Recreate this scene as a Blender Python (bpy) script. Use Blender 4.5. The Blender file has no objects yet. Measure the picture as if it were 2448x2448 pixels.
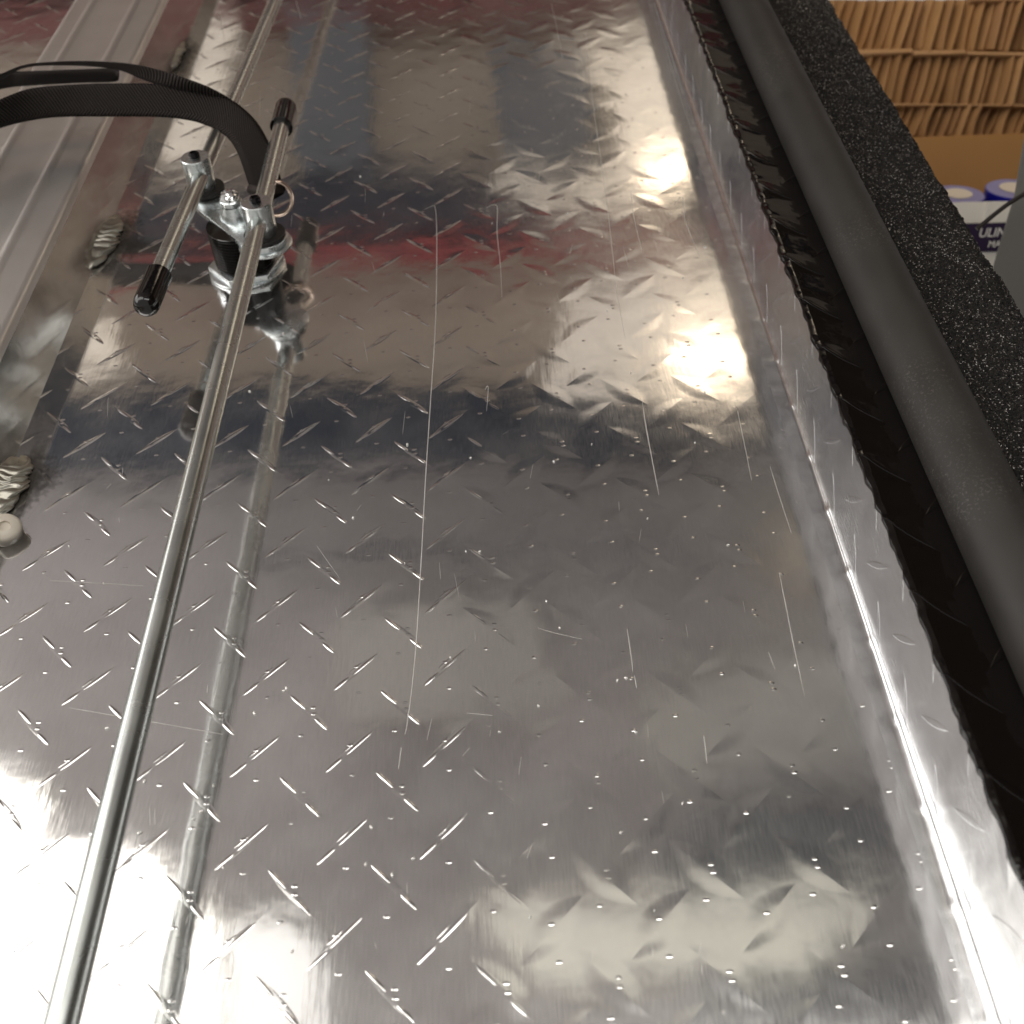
import bpy, bmesh, math, random
import numpy as np
from mathutils import Vector, Matrix

random.seed(7)
rng = np.random.default_rng(7)
scene = bpy.context.scene
COL = scene.collection

# ------------------------------------------------------------------ frame
# Everything is modelled in the frame of the lid (lid face = z 0, long side = y), metres.
# G tips that frame up as the open lid leans in the place.
TILT = math.radians(34)
G = Matrix.Rotation(TILT, 4, 'X')
H = 0.41                                   # camera height over the lid face
F = 2500.0                                 # focal length in photo pixels (photo 2448 wide)
Yc = Vector((-143, 2680, -2500)).normalized()
Xc = Vector((1, 143 / 2680, 0)).normalized()
Zc = Xc.cross(Yc)
R = Matrix((Xc, Yc, Zc))                   # camera space -> lid space
UP = Vector((0, math.sin(TILT), math.cos(TILT)))
FW = Vector((0, math.cos(TILT), -math.sin(TILT)))

# ------------------------------------------------------------------ camera
cam_d = bpy.data.cameras.new("camera")
cam = bpy.data.objects.new("camera", cam_d)
COL.objects.link(cam)
cam_d.sensor_width = 36
cam_d.lens = 36 * F / 2448
cam_d.clip_start = 0.01
cam_d.clip_end = 60
cam.matrix_world = G @ Matrix.Translation((0, 0, H)) @ R.to_4x4()
cam_d.dof.use_dof = True
cam_d.dof.focus_distance = 0.55
cam_d.dof.aperture_fstop = 11
scene.camera = cam

# ------------------------------------------------------------------ world and exposure
world = bpy.data.worlds.new("World")
scene.world = world
world.use_nodes = True
bg = world.node_tree.nodes["Background"]
bg.inputs[0].default_value = (1.0, 0.958, 0.905, 1)
bg.inputs[1].default_value = 0.43
scene.view_settings.view_transform = 'Standard'
scene.view_settings.look = 'None'
scene.view_settings.exposure = 0.14
scene.view_settings.gamma = 1.0
scene.view_settings.use_curve_mapping = False
scene.cycles.use_denoising = True
scene.cycles.max_bounces = 8
scene.cycles.glossy_bounces = 6
scene.cycles.caustics_reflective = False
scene.cycles.caustics_refractive = False
scene.cycles.sample_clamp_indirect = 4.0

# ------------------------------------------------------------------ pixel -> point
CAM = Vector((0, 0, H))
def ray(u, v):
    return (R @ Vector(((u - 1224) / F, -(v - 1224) / F, -1))).normalized()
def P(u, v, z=0.0):
    d = ray(u, v)
    return CAM + d * ((z - H) / d.z)
def PX(u, v, X):
    d = ray(u, v)
    return CAM + d * (X / d.x)
def PB(u, v, dist):                        # upright plane facing the viewer at that distance
    d = ray(u, v)
    return CAM + d * (dist / d.dot(FW))
CEIL = 2.3
def RC(u, v, drop=0.0):                    # the point of the ceiling mirrored by the lid at that pixel
    d = ray(u, v)
    p = CAM + d * (-H / d.z)
    r = Vector((d.x, d.y, -d.z))
    return p + r * ((CEIL - drop - p.dot(UP)) / r.dot(UP))
S = 2448 / 1932.0
def RCd(x, y, drop=0.0):
    return RC(x * S, y * S, drop)
def RW(x, y, drop=0.0):                    # the same, mirrored by the upright wall of the lid
    d = ray(x * S, y * S)
    p = CAM + d * (0.167 / d.x)
    r = Vector((-d.x, d.y, d.z))
    return p, r

# ------------------------------------------------------------------ materials
MATS = {}
def mat(name, base=(0.5, 0.5, 0.5), rough=0.5, metal=0.0, spec=0.5, coat=0.0, noise=None, bump=None, emit=None):
    if name in MATS:
        return MATS[name]
    m = bpy.data.materials.new(name)
    m.use_nodes = True
    nt = m.node_tree
    b = nt.nodes["Principled BSDF"]
    b.inputs["Base Color"].default_value = (*base, 1)
    b.inputs["Roughness"].default_value = rough
    b.inputs["Metallic"].default_value = metal
    b.inputs["Specular IOR Level"].default_value = spec
    b.inputs["Coat Weight"].default_value = coat
    tc = nt.nodes.new("ShaderNodeTexCoord")
    if noise:                              # (scale, amount) light and dark mottling
        n = nt.nodes.new("ShaderNodeTexNoise")
        n.inputs["Scale"].default_value = noise[0]
        n.inputs["Detail"].default_value = 6
        nt.links.new(tc.outputs["Object"], n.inputs["Vector"])
        r = nt.nodes.new("ShaderNodeMapRange")
        r.inputs[3].default_value = 1 - noise[1]
        r.inputs[4].default_value = 1 + noise[1]
        nt.links.new(n.outputs["Fac"], r.inputs[0])
        h = nt.nodes.new("ShaderNodeVectorMath"); h.operation = 'SCALE'
        h.inputs[0].default_value = base
        nt.links.new(r.outputs[0], h.inputs["Scale"])
        nt.links.new(h.outputs[0], b.inputs["Base Color"])
        r2 = nt.nodes.new("ShaderNodeMapRange")
        r2.inputs[3].default_value = max(0.02, rough * (1 - noise[1]))
        r2.inputs[4].default_value = rough * (1 + noise[1])
        nt.links.new(n.outputs["Fac"], r2.inputs[0])
        nt.links.new(r2.outputs[0], b.inputs["Roughness"])
    if bump:                               # (scale, height in metres)
        n = nt.nodes.new("ShaderNodeTexNoise")
        n.inputs["Scale"].default_value = bump[0]
        n.inputs["Detail"].default_value = 4
        nt.links.new(tc.outputs["Object"], n.inputs["Vector"])
        bm_ = nt.nodes.new("ShaderNodeBump")
        bm_.inputs["Strength"].default_value = 1
        bm_.inputs["Distance"].default_value = bump[1]
        nt.links.new(n.outputs["Fac"], bm_.inputs["Height"])
        nt.links.new(bm_.outputs[0], b.inputs["Normal"])
    if emit:
        b.inputs["Emission Color"].default_value = (*emit[0], 1)
        b.inputs["Emission Strength"].default_value = emit[1]
    MATS[name] = m
    return m

class NT:
    """small helper to write node math"""
    def __init__(s, nt): s.nt = nt
    def put(s, sock, v):
        if isinstance(v, (int, float)): sock.default_value = v
        else: s.nt.links.new(v, sock)
    def m(s, op, a, b=0.0, c=None, clamp=False):
        n = s.nt.nodes.new("ShaderNodeMath"); n.operation = op; n.use_clamp = clamp
        s.put(n.inputs[0], a); s.put(n.inputs[1], b)
        if c is not None: s.put(n.inputs[2], c)
        return n.outputs[0]

PITCH = 0.0422
cB = P(774, 1362.5); cF = P(887, 1151)     # centre of one "\" bar and of one "/" bar
def bars_height(nt, uv_out, hgt, edge=0.26, length=0.0138, width=0.0017, dome=0.10):
    q = NT(nt)
    sep = nt.nodes.new("ShaderNodeSeparateXYZ")
    nt.links.new(uv_out, sep.inputs[0])
    outs = []
    for (cx, cy, sgn) in ((cB.x, cB.y, -1), (cB.x + PITCH / 2, cB.y + PITCH / 2, 1)):
        dx = q.m('SUBTRACT', q.m('FLOORED_MODULO', q.m('ADD', sep.outputs[0], PITCH * 40.5 - cx), PITCH), PITCH / 2)
        dy = q.m('SUBTRACT', q.m('FLOORED_MODULO', q.m('ADD', sep.outputs[1], PITCH * 40.5 - cy), PITCH), PITCH / 2)
        p = q.m('MULTIPLY', q.m('ADD', dx, q.m('MULTIPLY', dy, sgn)), 0.7071)
        a = q.m('MULTIPLY', q.m('SUBTRACT', dy, q.m('MULTIPLY', dx, sgn)), 0.7071)
        pl = q.m('DIVIDE', p, length)
        s = q.m('SUBTRACT', q.m('SUBTRACT', 1.0, q.m('MULTIPLY', pl, pl)), q.m('DIVIDE', q.m('ABSOLUTE', a), width))
        mr = nt.nodes.new("ShaderNodeMapRange"); mr.interpolation_type = 'SMOOTHSTEP'
        mr.inputs[1].default_value = 0.0; mr.inputs[2].default_value = edge
        nt.links.new(s, mr.inputs[0])
        d = q.m('MULTIPLY', q.m('MAXIMUM', s, 0.0), dome)
        outs.append(q.m('ADD', mr.outputs[0], d))
    return q.m('MULTIPLY', q.m('ADD', outs[0], outs[1]), hgt)

def lid_material(name, base, rough, metal, hgt, wave, spec=0.5, fade=False, haze=0.0):
    m = bpy.data.materials.new(name); m.use_nodes = True
    nt = m.node_tree; b = nt.nodes["Principled BSDF"]; q = NT(nt)
    b.inputs["Metallic"].default_value = metal
    b.inputs["Specular IOR Level"].default_value = spec
    uv = nt.nodes.new("ShaderNodeUVMap"); uv.uv_map = "UVMap"
    # rolling marks: streaks along the sheet
    mp = nt.nodes.new("ShaderNodeMapping"); mp.inputs["Scale"].default_value = (1, 0.07, 1)
    nt.links.new(uv.outputs[0], mp.inputs[0])
    st = nt.nodes.new("ShaderNodeTexNoise"); st.inputs["Scale"].default_value = 1500; st.inputs["Detail"].default_value = 2
    nt.links.new(mp.outputs[0], st.inputs["Vector"])
    w1 = nt.nodes.new("ShaderNodeTexNoise"); w1.inputs["Scale"].default_value = 22; w1.inputs["Detail"].default_value = 1.5
    nt.links.new(uv.outputs[0], w1.inputs["Vector"])
    w2 = nt.nodes.new("ShaderNodeTexNoise"); w2.inputs["Scale"].default_value = 70; w2.inputs["Detail"].default_value = 2
    nt.links.new(uv.outputs[0], w2.inputs["Vector"])
    bars = bars_height(nt, uv.outputs[0], hgt)
    halo = bars_height(nt, uv.outputs[0], hgt * 0.42, edge=1.0, length=0.019, width=0.0085, dome=0.0)
    sx = nt.nodes.new("ShaderNodeSeparateXYZ"); nt.links.new(uv.outputs[0], sx.inputs[0])
    def cell(cx, cy):
        dx = q.m('SUBTRACT', q.m('FLOORED_MODULO', q.m('ADD', sx.outputs[0], PITCH * 40.5 - cx), PITCH), PITCH / 2)
        dy = q.m('SUBTRACT', q.m('FLOORED_MODULO', q.m('ADD', sx.outputs[1], PITCH * 40.5 - cy), PITCH), PITCH / 2)
        return dx, dy
    marks, pips = 0.0, 0.0
    sets = (((cB.x, cB.y), -1, ((-0.0075, 0.0, 0.0058, 0.0009, 1.15), (0.0096, -0.0004, 0.0046, 0.0009, 1.1), (0.001, 0.0, 0.012, 0.0018, 0.10)),
             ((0.0022, 0.0019), (0.0026, -0.0015), (-0.002, -0.0125))),
            ((cB.x + PITCH / 2, cB.y + PITCH / 2), 1, ((0.0048, -0.0002, 0.0084, 0.0008, 1.25), (0.0005, 0.0017, 0.0042, 0.0006, 0.8), (-0.0100, 0.0, 0.0050, 0.0009, 1.2), (0.0, 0.0, 0.012, 0.0018, 0.10)),
             ((-0.0005, 0.0022), (0.0015, -0.0125))))
    for (c0, sgn, sp_, pp_) in sets:
        dx, dy = cell(*c0)
        p = q.m('MULTIPLY', q.m('ADD', dx, q.m('MULTIPLY', dy, sgn)), 0.7071)
        a = q.m('MULTIPLY', q.m('SUBTRACT', dy, q.m('MULTIPLY', dx, sgn)), 0.7071)
        for (p0, a0, ln, wd, k) in sp_:
            pl = q.m('DIVIDE', q.m('SUBTRACT', p, p0), ln)
            al = q.m('DIVIDE', q.m('SUBTRACT', a, a0), wd)
            e = q.m('MAXIMUM', q.m('SUBTRACT', q.m('SUBTRACT', 1.0, q.m('MULTIPLY', pl, pl)), q.m('MULTIPLY', al, al)), 0.0)
            marks = q.m('ADD', marks, q.m('MULTIPLY', e, k * wd / 0.0009))
        for (px_, py_) in pp_:
            ex = q.m('DIVIDE', q.m('SUBTRACT', dx, px_), 0.0014); ey = q.m('DIVIDE', q.m('SUBTRACT', dy, py_), 0.00075)
            e = q.m('MAXIMUM', q.m('SUBTRACT', 1.0, q.m('ADD', q.m('MULTIPLY', ex, ex), q.m('MULTIPLY', ey, ey))), 0.0)
            pips = q.m('ADD', pips, e)
    if fade:                               # the sheet is pressed harder on one side: crisp marks there, soft ones near the wall
        fd = nt.nodes.new("ShaderNodeMapRange"); fd.interpolation_type = 'SMOOTHSTEP'
        fd.inputs[1].default_value = -0.055; fd.inputs[2].default_value = 0.005; fd.inputs[3].default_value = 1.0; fd.inputs[4].default_value = 0.0
        nt.links.new(sx.outputs[0], fd.inputs[0])
        vr = nt.nodes.new("ShaderNodeTexNoise"); vr.inputs["Scale"].default_value = 14
        nt.links.new(uv.outputs[0], vr.inputs["Vector"])
        marks = q.m('MULTIPLY', q.m('MULTIPLY', marks, fd.outputs[0]), q.m('ADD', 0.55, q.m('MULTIPLY', vr.outputs[0], 0.9)))
        bars = q.m('MULTIPLY', marks, 0.00024)
        halo = q.m('MULTIPLY', halo, q.m('SUBTRACT', 1.6, q.m('MULTIPLY', fd.outputs[0], 1.2)))
        pv = nt.nodes.new("ShaderNodeTexNoise"); pv.inputs["Scale"].default_value = 45
        nt.links.new(uv.outputs[0], pv.inputs["Vector"])
        bars = q.m('ADD', bars, q.m('MULTIPLY', q.m('MULTIPLY', pips, q.m('MULTIPLY', q.m('SUBTRACT', pv.outputs[0], 0.32), 4.0, clamp=True)), 0.00013))
        nw = nt.nodes.new("ShaderNodeMapRange"); nw.inputs[1].default_value = 0.115; nw.inputs[2].default_value = 0.15; nw.inputs[3].default_value = 1.0; nw.inputs[4].default_value = 0.1
        nt.links.new(sx.outputs[0], nw.inputs[0])
        halo = q.m('MULTIPLY', halo, nw.outputs[0])
    hh = q.m('ADD', bars, halo)
    hh = q.m('ADD', hh, q.m('MULTIPLY', w1.outputs[0], wave))
    hh = q.m('ADD', hh, q.m('MULTIPLY', w2.outputs[0], wave * 0.14))
    hh = q.m('ADD', hh, q.m('MULTIPLY', st.outputs[0], 4.5e-6))
    mp2 = nt.nodes.new("ShaderNodeMapping"); mp2.inputs["Scale"].default_value = (1, 0.10, 1)
    nt.links.new(uv.outputs[0], mp2.inputs[0])
    s2 = nt.nodes.new("ShaderNodeTexNoise"); s2.inputs["Scale"].default_value = 330; s2.inputs["Detail"].default_value = 3
    nt.links.new(mp2.outputs[0], s2.inputs["Vector"])
    hh = q.m('ADD', hh, q.m('MULTIPLY', s2.outputs[0], 2.2e-5))
    bp = nt.nodes.new("ShaderNodeBump"); bp.inputs["Distance"].default_value = 1.0; bp.inputs["Strength"].default_value = 1.0
    nt.links.new(hh, bp.inputs["Height"])
    nt.links.new(bp.outputs[0], b.inputs["Normal"])
    # wear: patches that are a little duller, with streaks
    sm = nt.nodes.new("ShaderNodeTexNoise"); sm.inputs["Scale"].default_value = 9; sm.inputs["Detail"].default_value = 8; sm.inputs["Roughness"].default_value = 0.7
    nt.links.new(uv.outputs[0], sm.inputs["Vector"])
    r = nt.nodes.new("ShaderNodeMapRange"); r.inputs[1].default_value = 0.35; r.inputs[2].default_value = 0.7
    r.inputs[3].default_value = rough * 0.8; r.inputs[4].default_value = rough * 1.35
    nt.links.new(sm.outputs[0], r.inputs[0])
    rr = q.m('ADD', r.outputs[0], q.m('MULTIPLY', q.m('SUBTRACT', st.outputs[0], 0.5), rough * 0.9))
    if fade:                               # duller towards the wall
        rx = nt.nodes.new("ShaderNodeMapRange"); rx.inputs[1].default_value = -0.04; rx.inputs[2].default_value = 0.12; rx.inputs[3].default_value = 0.0; rx.inputs[4].default_value = 0.035
        nt.links.new(sx.outputs[0], rx.inputs[0]); rr = q.m('ADD', rr, rx.outputs[0])
    nt.links.new(rr, b.inputs["Roughness"])
    c = nt.nodes.new("ShaderNodeVectorMath"); c.operation = 'SCALE'; c.inputs[0].default_value = base
    nt.links.new(q.m('ADD', 0.9, q.m('MULTIPLY', st.outputs[0], 0.2)), c.inputs["Scale"])
    nt.links.new(c.outputs[0], b.inputs["Base Color"])
    if haze:                               # oxide haze over the polish: a second, much duller lobe
        b2 = nt.nodes.new("ShaderNodeBsdfPrincipled")
        b2.inputs["Metallic"].default_value = metal; b2.inputs["Roughness"].default_value = 0.48
        b2.inputs["Base Color"].default_value = (*base, 1)
        nt.links.new(bp.outputs[0], b2.inputs["Normal"])
        mx = nt.nodes.new("ShaderNodeMixShader")
        nt.links.new(q.m('ADD', haze * 0.5, q.m('MULTIPLY', q.m('SUBTRACT', sm.outputs[0], 0.42), haze * 5.0, clamp=True)), mx.inputs[0])
        nt.links.new(b.outputs[0], mx.inputs[1]); nt.links.new(b2.outputs[0], mx.inputs[2])
        nt.links.new(mx.outputs[0], nt.nodes["Material Output"].inputs[0])
    return m

M_LID = lid_material("bare_aluminium_tread_plate", (0.86, 0.85, 0.845), 0.085, 1.0, 0.00013, 0.00032, fade=True, haze=0.09)
M_WALL = lid_material("duller_aluminium_side", (0.86, 0.87, 0.88), 0.21, 1.0, 0.00024, 0.0008, haze=0.08)
M_BEND = mat("polished_bend", (0.88, 0.88, 0.89), 0.21, 1.0, noise=(90, 0.3), bump=(120, 0.00006))
M_BLK = lid_material("gloss_black_powder_coat", (0.006, 0.0045, 0.004), 0.07, 0.0, 0.0009, 0.0016, spec=0.45)
M_CHAN = mat("satin_aluminium", (0.84, 0.82, 0.79), 0.42, 1.0, noise=(25, 0.10), bump=(9, 0.0005))
M_WELD = mat("weld_aluminium", (0.50, 0.48, 0.42), 0.36, 1.0, noise=(120, 0.35), bump=(500, 0.0003))
M_SOOT = mat("weld_soot", (0.035, 0.028, 0.022), 0.7, noise=(90, 0.4))
M_SCR = mat("bright_scratch", (0.93, 0.91, 0.88), 0.42, 0.6)
M_ROD = mat("zinc_rod", (0.68, 0.71, 0.69), 0.27, 1.0, noise=(34, 0.22), bump=(160, 0.00002))
M_ZINC = mat("bright_zinc", (0.80, 0.84, 0.85), 0.27, 1.0, noise=(80, 0.2), bump=(150, 0.00005))
M_CAP = mat("gloss_black_vinyl", (0.006, 0.004, 0.004), 0.1, 0.0, 0.6, bump=(60, 0.0003))
M_SCREW = mat("black_oxide_screw", (0.012, 0.01, 0.012), 0.16, 0.5)
M_HOUS = mat("black_moulded_plastic", (0.008, 0.006, 0.005), 0.17)
M_RUBB = mat("black_rubber", (0.02, 0.017, 0.015), 0.45)
M_COP = mat("coppery_ring", (0.88, 0.70, 0.58), 0.14, 1.0)
def tube_mat():
    m = mat("matte_black_foam_rubber", (0.036, 0.033, 0.030), 0.55, noise=(40, 0.3), bump=(2600, 0.00006))
    nt = m.node_tree; b = nt.nodes["Principled BSDF"]; q = NT(nt)
    tc = nt.nodes.new("ShaderNodeTexCoord")
    big = nt.nodes.new("ShaderNodeTexNoise"); big.inputs["Scale"].default_value = 9; big.inputs["Detail"].default_value = 4
    fine_ = nt.nodes.new("ShaderNodeTexNoise"); fine_.inputs["Scale"].default_value = 700; fine_.inputs["Detail"].default_value = 3; fine_.inputs["Roughness"].default_value = 0.8
    for n_ in (big, fine_): nt.links.new(tc.outputs["Object"], n_.inputs["Vector"])
    f = q.m('MULTIPLY', q.m('MULTIPLY', q.m('SUBTRACT', big.outputs[0], 0.50), 7.0, clamp=True), q.m('MULTIPLY', q.m('SUBTRACT', fine_.outputs[0], 0.55), 5.0, clamp=True))
    old = b.inputs["Base Color"].links[0].from_socket
    mx = nt.nodes.new("ShaderNodeMix"); mx.data_type = 'RGBA'; mx.inputs[7].default_value = (0.22, 0.20, 0.18, 1)
    nt.links.new(f, mx.inputs[0]); nt.links.new(old, mx.inputs[6]); nt.links.new(mx.outputs[2], b.inputs["Base Color"])
    return m
M_TUBE = tube_mat()
M_PLUG = mat("cream_plastic", (0.75, 0.68, 0.58), 0.3)
M_CARD = mat("brown_cardboard", (0.39, 0.22, 0.092), 0.85, noise=(60, 0.16), bump=(300, 0.0002))
M_CARDS = [M_CARD, mat("brown_cardboard_dark", (0.34, 0.19, 0.08), 0.85, noise=(60, 0.2), bump=(300, 0.0002)), mat("brown_cardboard_pale", (0.42, 0.245, 0.11), 0.85, noise=(50, 0.2), bump=(300, 0.0002)), mat("brown_cardboard_worn", (0.34, 0.19, 0.085), 0.85, noise=(20, 0.35), bump=(200, 0.0003))]
M_CARDL = mat("light_cardboard_edge", (0.46, 0.27, 0.13), 0.85, noise=(60, 0.2))
M_BOX = mat("tan_carton", (0.37, 0.195, 0.065), 0.75, noise=(14, 0.12))
M_WHITE = mat("white_carton", (0.82, 0.80, 0.74), 0.6, noise=(20, 0.06))
M_PURP = mat("dark_purple_print", (0.022, 0.010, 0.045), 0.5)
M_LETT = mat("white_print", (0.85, 0.84, 0.8), 0.6)
M_TAPE = mat("blue_tape_wall", (0.015, 0.015, 0.40), 0.4)
M_TAPET = mat("lilac_tape_side", (0.28, 0.27, 0.50), 0.55, noise=(60, 0.1))
M_CORE = mat("pale_card_core", (0.72, 0.66, 0.56), 0.7)
M_GREY = mat("grey_painted_metal", (0.17, 0.16, 0.145), 0.5, noise=(6, 0.12))
M_CABLE = mat("black_cable_sheath", (0.02, 0.013, 0.012), 0.5)
M_DARKIN = mat("card_gap_shadow", (0.10, 0.05, 0.02), 0.9)

def soft_edge(m):
    nt = m.node_tree; b = nt.nodes["Principled BSDF"]; q = NT(nt)
    uv = nt.nodes.new("ShaderNodeUVMap"); uv.uv_map = "UVMap"
    sx = nt.nodes.new("ShaderNodeSeparateXYZ"); nt.links.new(uv.outputs[0], sx.inputs[0])
    tc = nt.nodes.new("ShaderNodeTexCoord")
    n = nt.nodes.new("ShaderNodeTexNoise"); n.inputs["Scale"].default_value = 260; n.inputs["Detail"].default_value = 5
    nt.links.new(tc.outputs["Object"], n.inputs["Vector"])
    a = q.m('SUBTRACT', q.m('ADD', 0.55, q.m('MULTIPLY', n.outputs[0], 0.9)), q.m('MULTIPLY', sx.outputs[0], 1.15))
    nt.links.new(q.m('MULTIPLY', a, 1.2, clamp=True), b.inputs["Alpha"])
soft_edge(M_SOOT)
def webbing_mat():
    m = bpy.data.materials.new("black_herringbone_webbing"); m.use_nodes = True
    nt = m.node_tree; b = nt.nodes["Principled BSDF"]; q = NT(nt)
    b.inputs["Base Color"].default_value = (0.022, 0.017, 0.016, 1)
    b.inputs["Roughness"].default_value = 0.7
    b.inputs["Specular IOR Level"].default_value = 0.2
    uv = nt.nodes.new("ShaderNodeUVMap"); uv.uv_map = "UVMap"
    s = nt.nodes.new("ShaderNodeSeparateXYZ"); nt.links.new(uv.outputs[0], s.inputs[0])
    zig = q.m('ABSOLUTE', q.m('SUBTRACT', q.m('FRACT', q.m('MULTIPLY', s.outputs[0], 25.0)), 0.5))
    w = q.m('SINE', q.m('MULTIPLY', q.m('ADD', q.m('MULTIPLY', s.outputs[1], 0.45), q.m('MULTIPLY', zig, 0.013)), 6283 * 0.95))
    bp = nt.nodes.new("ShaderNodeBump"); bp.inputs["Distance"].default_value = 0.0004
    nt.links.new(w, bp.inputs["Height"]); nt.links.new(bp.outputs[0], b.inputs["Normal"])
    v = nt.nodes.new("ShaderNodeVectorMath"); v.operation = 'SCALE'; v.inputs[0].default_value = (0.030, 0.024, 0.022)
    nt.links.new(q.m('ADD', 1.0, q.m('MULTIPLY', w, 0.85)), v.inputs["Scale"]); nt.links.new(v.outputs[0], b.inputs["Base Color"])
    return m
M_WEB = webbing_mat()

def crust_mat():
    m = bpy.data.materials.new("sparkling_black_bedliner"); m.use_nodes = True
    nt = m.node_tree; b = nt.nodes["Principled BSDF"]; q = NT(nt)
    tc = nt.nodes.new("ShaderNodeTexCoord")
    n = nt.nodes.new("ShaderNodeTexNoise"); n.inputs["Scale"].default_value = 420; n.inputs["Detail"].default_value = 6; n.inputs["Roughness"].default_value = 0.75
    nt.links.new(tc.outputs["Object"], n.inputs["Vector"])
    v = nt.nodes.new("ShaderNodeTexVoronoi"); v.inputs["Scale"].default_value = 1500
    nt.links.new(tc.outputs["Object"], v.inputs["Vector"])
    bp = nt.nodes.new("ShaderNodeBump"); bp.inputs["Distance"].default_value = 0.0018
    nt.links.new(n.outputs[0], bp.inputs["Height"])
    c = nt.nodes.new("ShaderNodeVectorMath"); c.operation = 'SUBTRACT'; c.inputs[1].default_value = (0.5, 0.5, 0.5)
    nt.links.new(v.outputs["Color"], c.inputs[0])
    sc = nt.nodes.new("ShaderNodeVectorMath"); sc.operation = 'SCALE'; sc.inputs["Scale"].default_value = 1.9
    nt.links.new(c.outputs[0], sc.inputs[0])
    ad = nt.nodes.new("ShaderNodeVectorMath"); ad.operation = 'ADD'
    nt.links.new(bp.outputs[0], ad.inputs[0]); nt.links.new(sc.outputs[0], ad.inputs[1])
    nm = nt.nodes.new("ShaderNodeVectorMath"); nm.operation = 'NORMALIZE'; nt.links.new(ad.outputs[0], nm.inputs[0])
    nt.links.new(nm.outputs[0], b.inputs["Normal"])
    sp = nt.nodes.new("ShaderNodeSeparateXYZ"); nt.links.new(v.outputs["Color"], sp.inputs[0])
    fl = q.m('GREATER_THAN', sp.outputs[2], 0.94)          # a quarter of the grains are shiny flakes
    n2 = nt.nodes.new("ShaderNodeTexNoise"); n2.inputs["Scale"].default_value = 130; n2.inputs["Detail"].default_value = 3
    nt.links.new(tc.outputs["Object"], n2.inputs["Vector"])
    nt.links.new(q.m('SUBTRACT', 0.75, q.m('MULTIPLY', fl, 0.50)), b.inputs["Roughness"])
    nt.links.new(q.m('MULTIPLY', fl, q.m('MULTIPLY', n2.outputs[0], 1.3, clamp=True)), b.inputs["Metallic"])
    col = nt.nodes.new("ShaderNodeMix"); col.data_type = 'RGBA'
    col.inputs[6].default_value = (0.021, 0.018, 0.016, 1); col.inputs[7].default_value = (0.75, 0.73, 0.71, 1)
    nt.links.new(fl, col.inputs[0]); nt.links.new(col.outputs[2], b.inputs["Base Color"])
    return m
M_CRUST = crust_mat()

# ------------------------------------------------------------------ mesh helpers
ROOTS = []
def link(name, me, m=None, parent=None, smooth=True):
    o = bpy.data.objects.new(name, me)
    COL.objects.link(o)
    if m is not None and not me.materials:
        me.materials.append(m)
    if smooth:
        for p in me.polygons: p.use_smooth = True
    if parent is not None:
        o.parent = parent
    else:
        ROOTS.append(o)
    return o
def empty(name, loc=(0, 0, 0)):
    o = bpy.data.objects.new(name, None)
    o.empty_display_size = 0.02
    COL.objects.link(o); ROOTS.append(o)
    return o
def tag(o, label=None, cat=None, group=None, kind=None):
    if label: o["label"] = label
    if cat: o["category"] = cat
    if group: o["group"] = group
    if kind: o["kind"] = kind
    return o
def pydata(name, vs, fs, uvs=None):
    me = bpy.data.meshes.new(name)
    me.from_pydata([tuple(v) for v in vs], [], fs)
    if uvs is not None:
        ul = me.uv_layers.new(name="UVMap")
        idx = np.empty(len(me.loops), dtype=np.int32); me.loops.foreach_get("vertex_index", idx)
        ul.data.foreach_set("uv", np.asarray(uvs, dtype=np.float32)[idx].ravel())
    me.validate(); me.update()
    return me
def grid(name, pts, m, parent=None, uvs=None, flip=False, closed_v=False, smooth=True):
    """pts: array (nu, nv, 3)"""
    pts = np.asarray(pts, dtype=float); nu, nv = pts.shape[:2]
    fs = []
    for i in range(nu - 1):
        for j in range(nv if closed_v else nv - 1):
            a, b, c, d = i * nv + j, (i + 1) * nv + j, (i + 1) * nv + (j + 1) % nv, i * nv + (j + 1) % nv
            fs.append((a, d, c, b) if flip else (a, b, c, d))
    u = None if uvs is None else np.asarray(uvs).reshape(-1, 2)
    return link(name, pydata(name, pts.reshape(-1, 3), fs, u), m, parent, smooth)
def tube_pts(path, rad, n=24, rads=None):
    path = [Vector(p) for p in path]
    rings = []
    t0 = (path[1] - path[0]).normalized()
    a = t0.orthogonal().normalized()
    for i, p in enumerate(path):
        t = (path[min(i + 1, len(path) - 1)] - path[max(i - 1, 0)]).normalized()
        a = (a - t * a.dot(t)).normalized(); b = t.cross(a)
        r = rads[i] if rads else rad
        rings.append([p + (a * math.cos(k * 2 * math.pi / n) + b * math.sin(k * 2 * math.pi / n)) * r for k in range(n)])
    return rings
def tube(name, path, rad, m, parent=None, n=24, rads=None, caps=True):
    rings = tube_pts(path, rad, n, rads)
    vs = [v for r in rings for v in r]; fs = []
    L = len(rings)
    for i in range(L - 1):
        for j in range(n):
            fs.append((i * n + j, i * n + (j + 1) % n, (i + 1) * n + (j + 1) % n, (i + 1) * n + j))
    if caps:
        fs.append(tuple(range(n))[::-1]); fs.append(tuple((L - 1) * n + j for j in range(n)))
    return link(name, pydata(name, vs, fs), m, parent)
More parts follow.
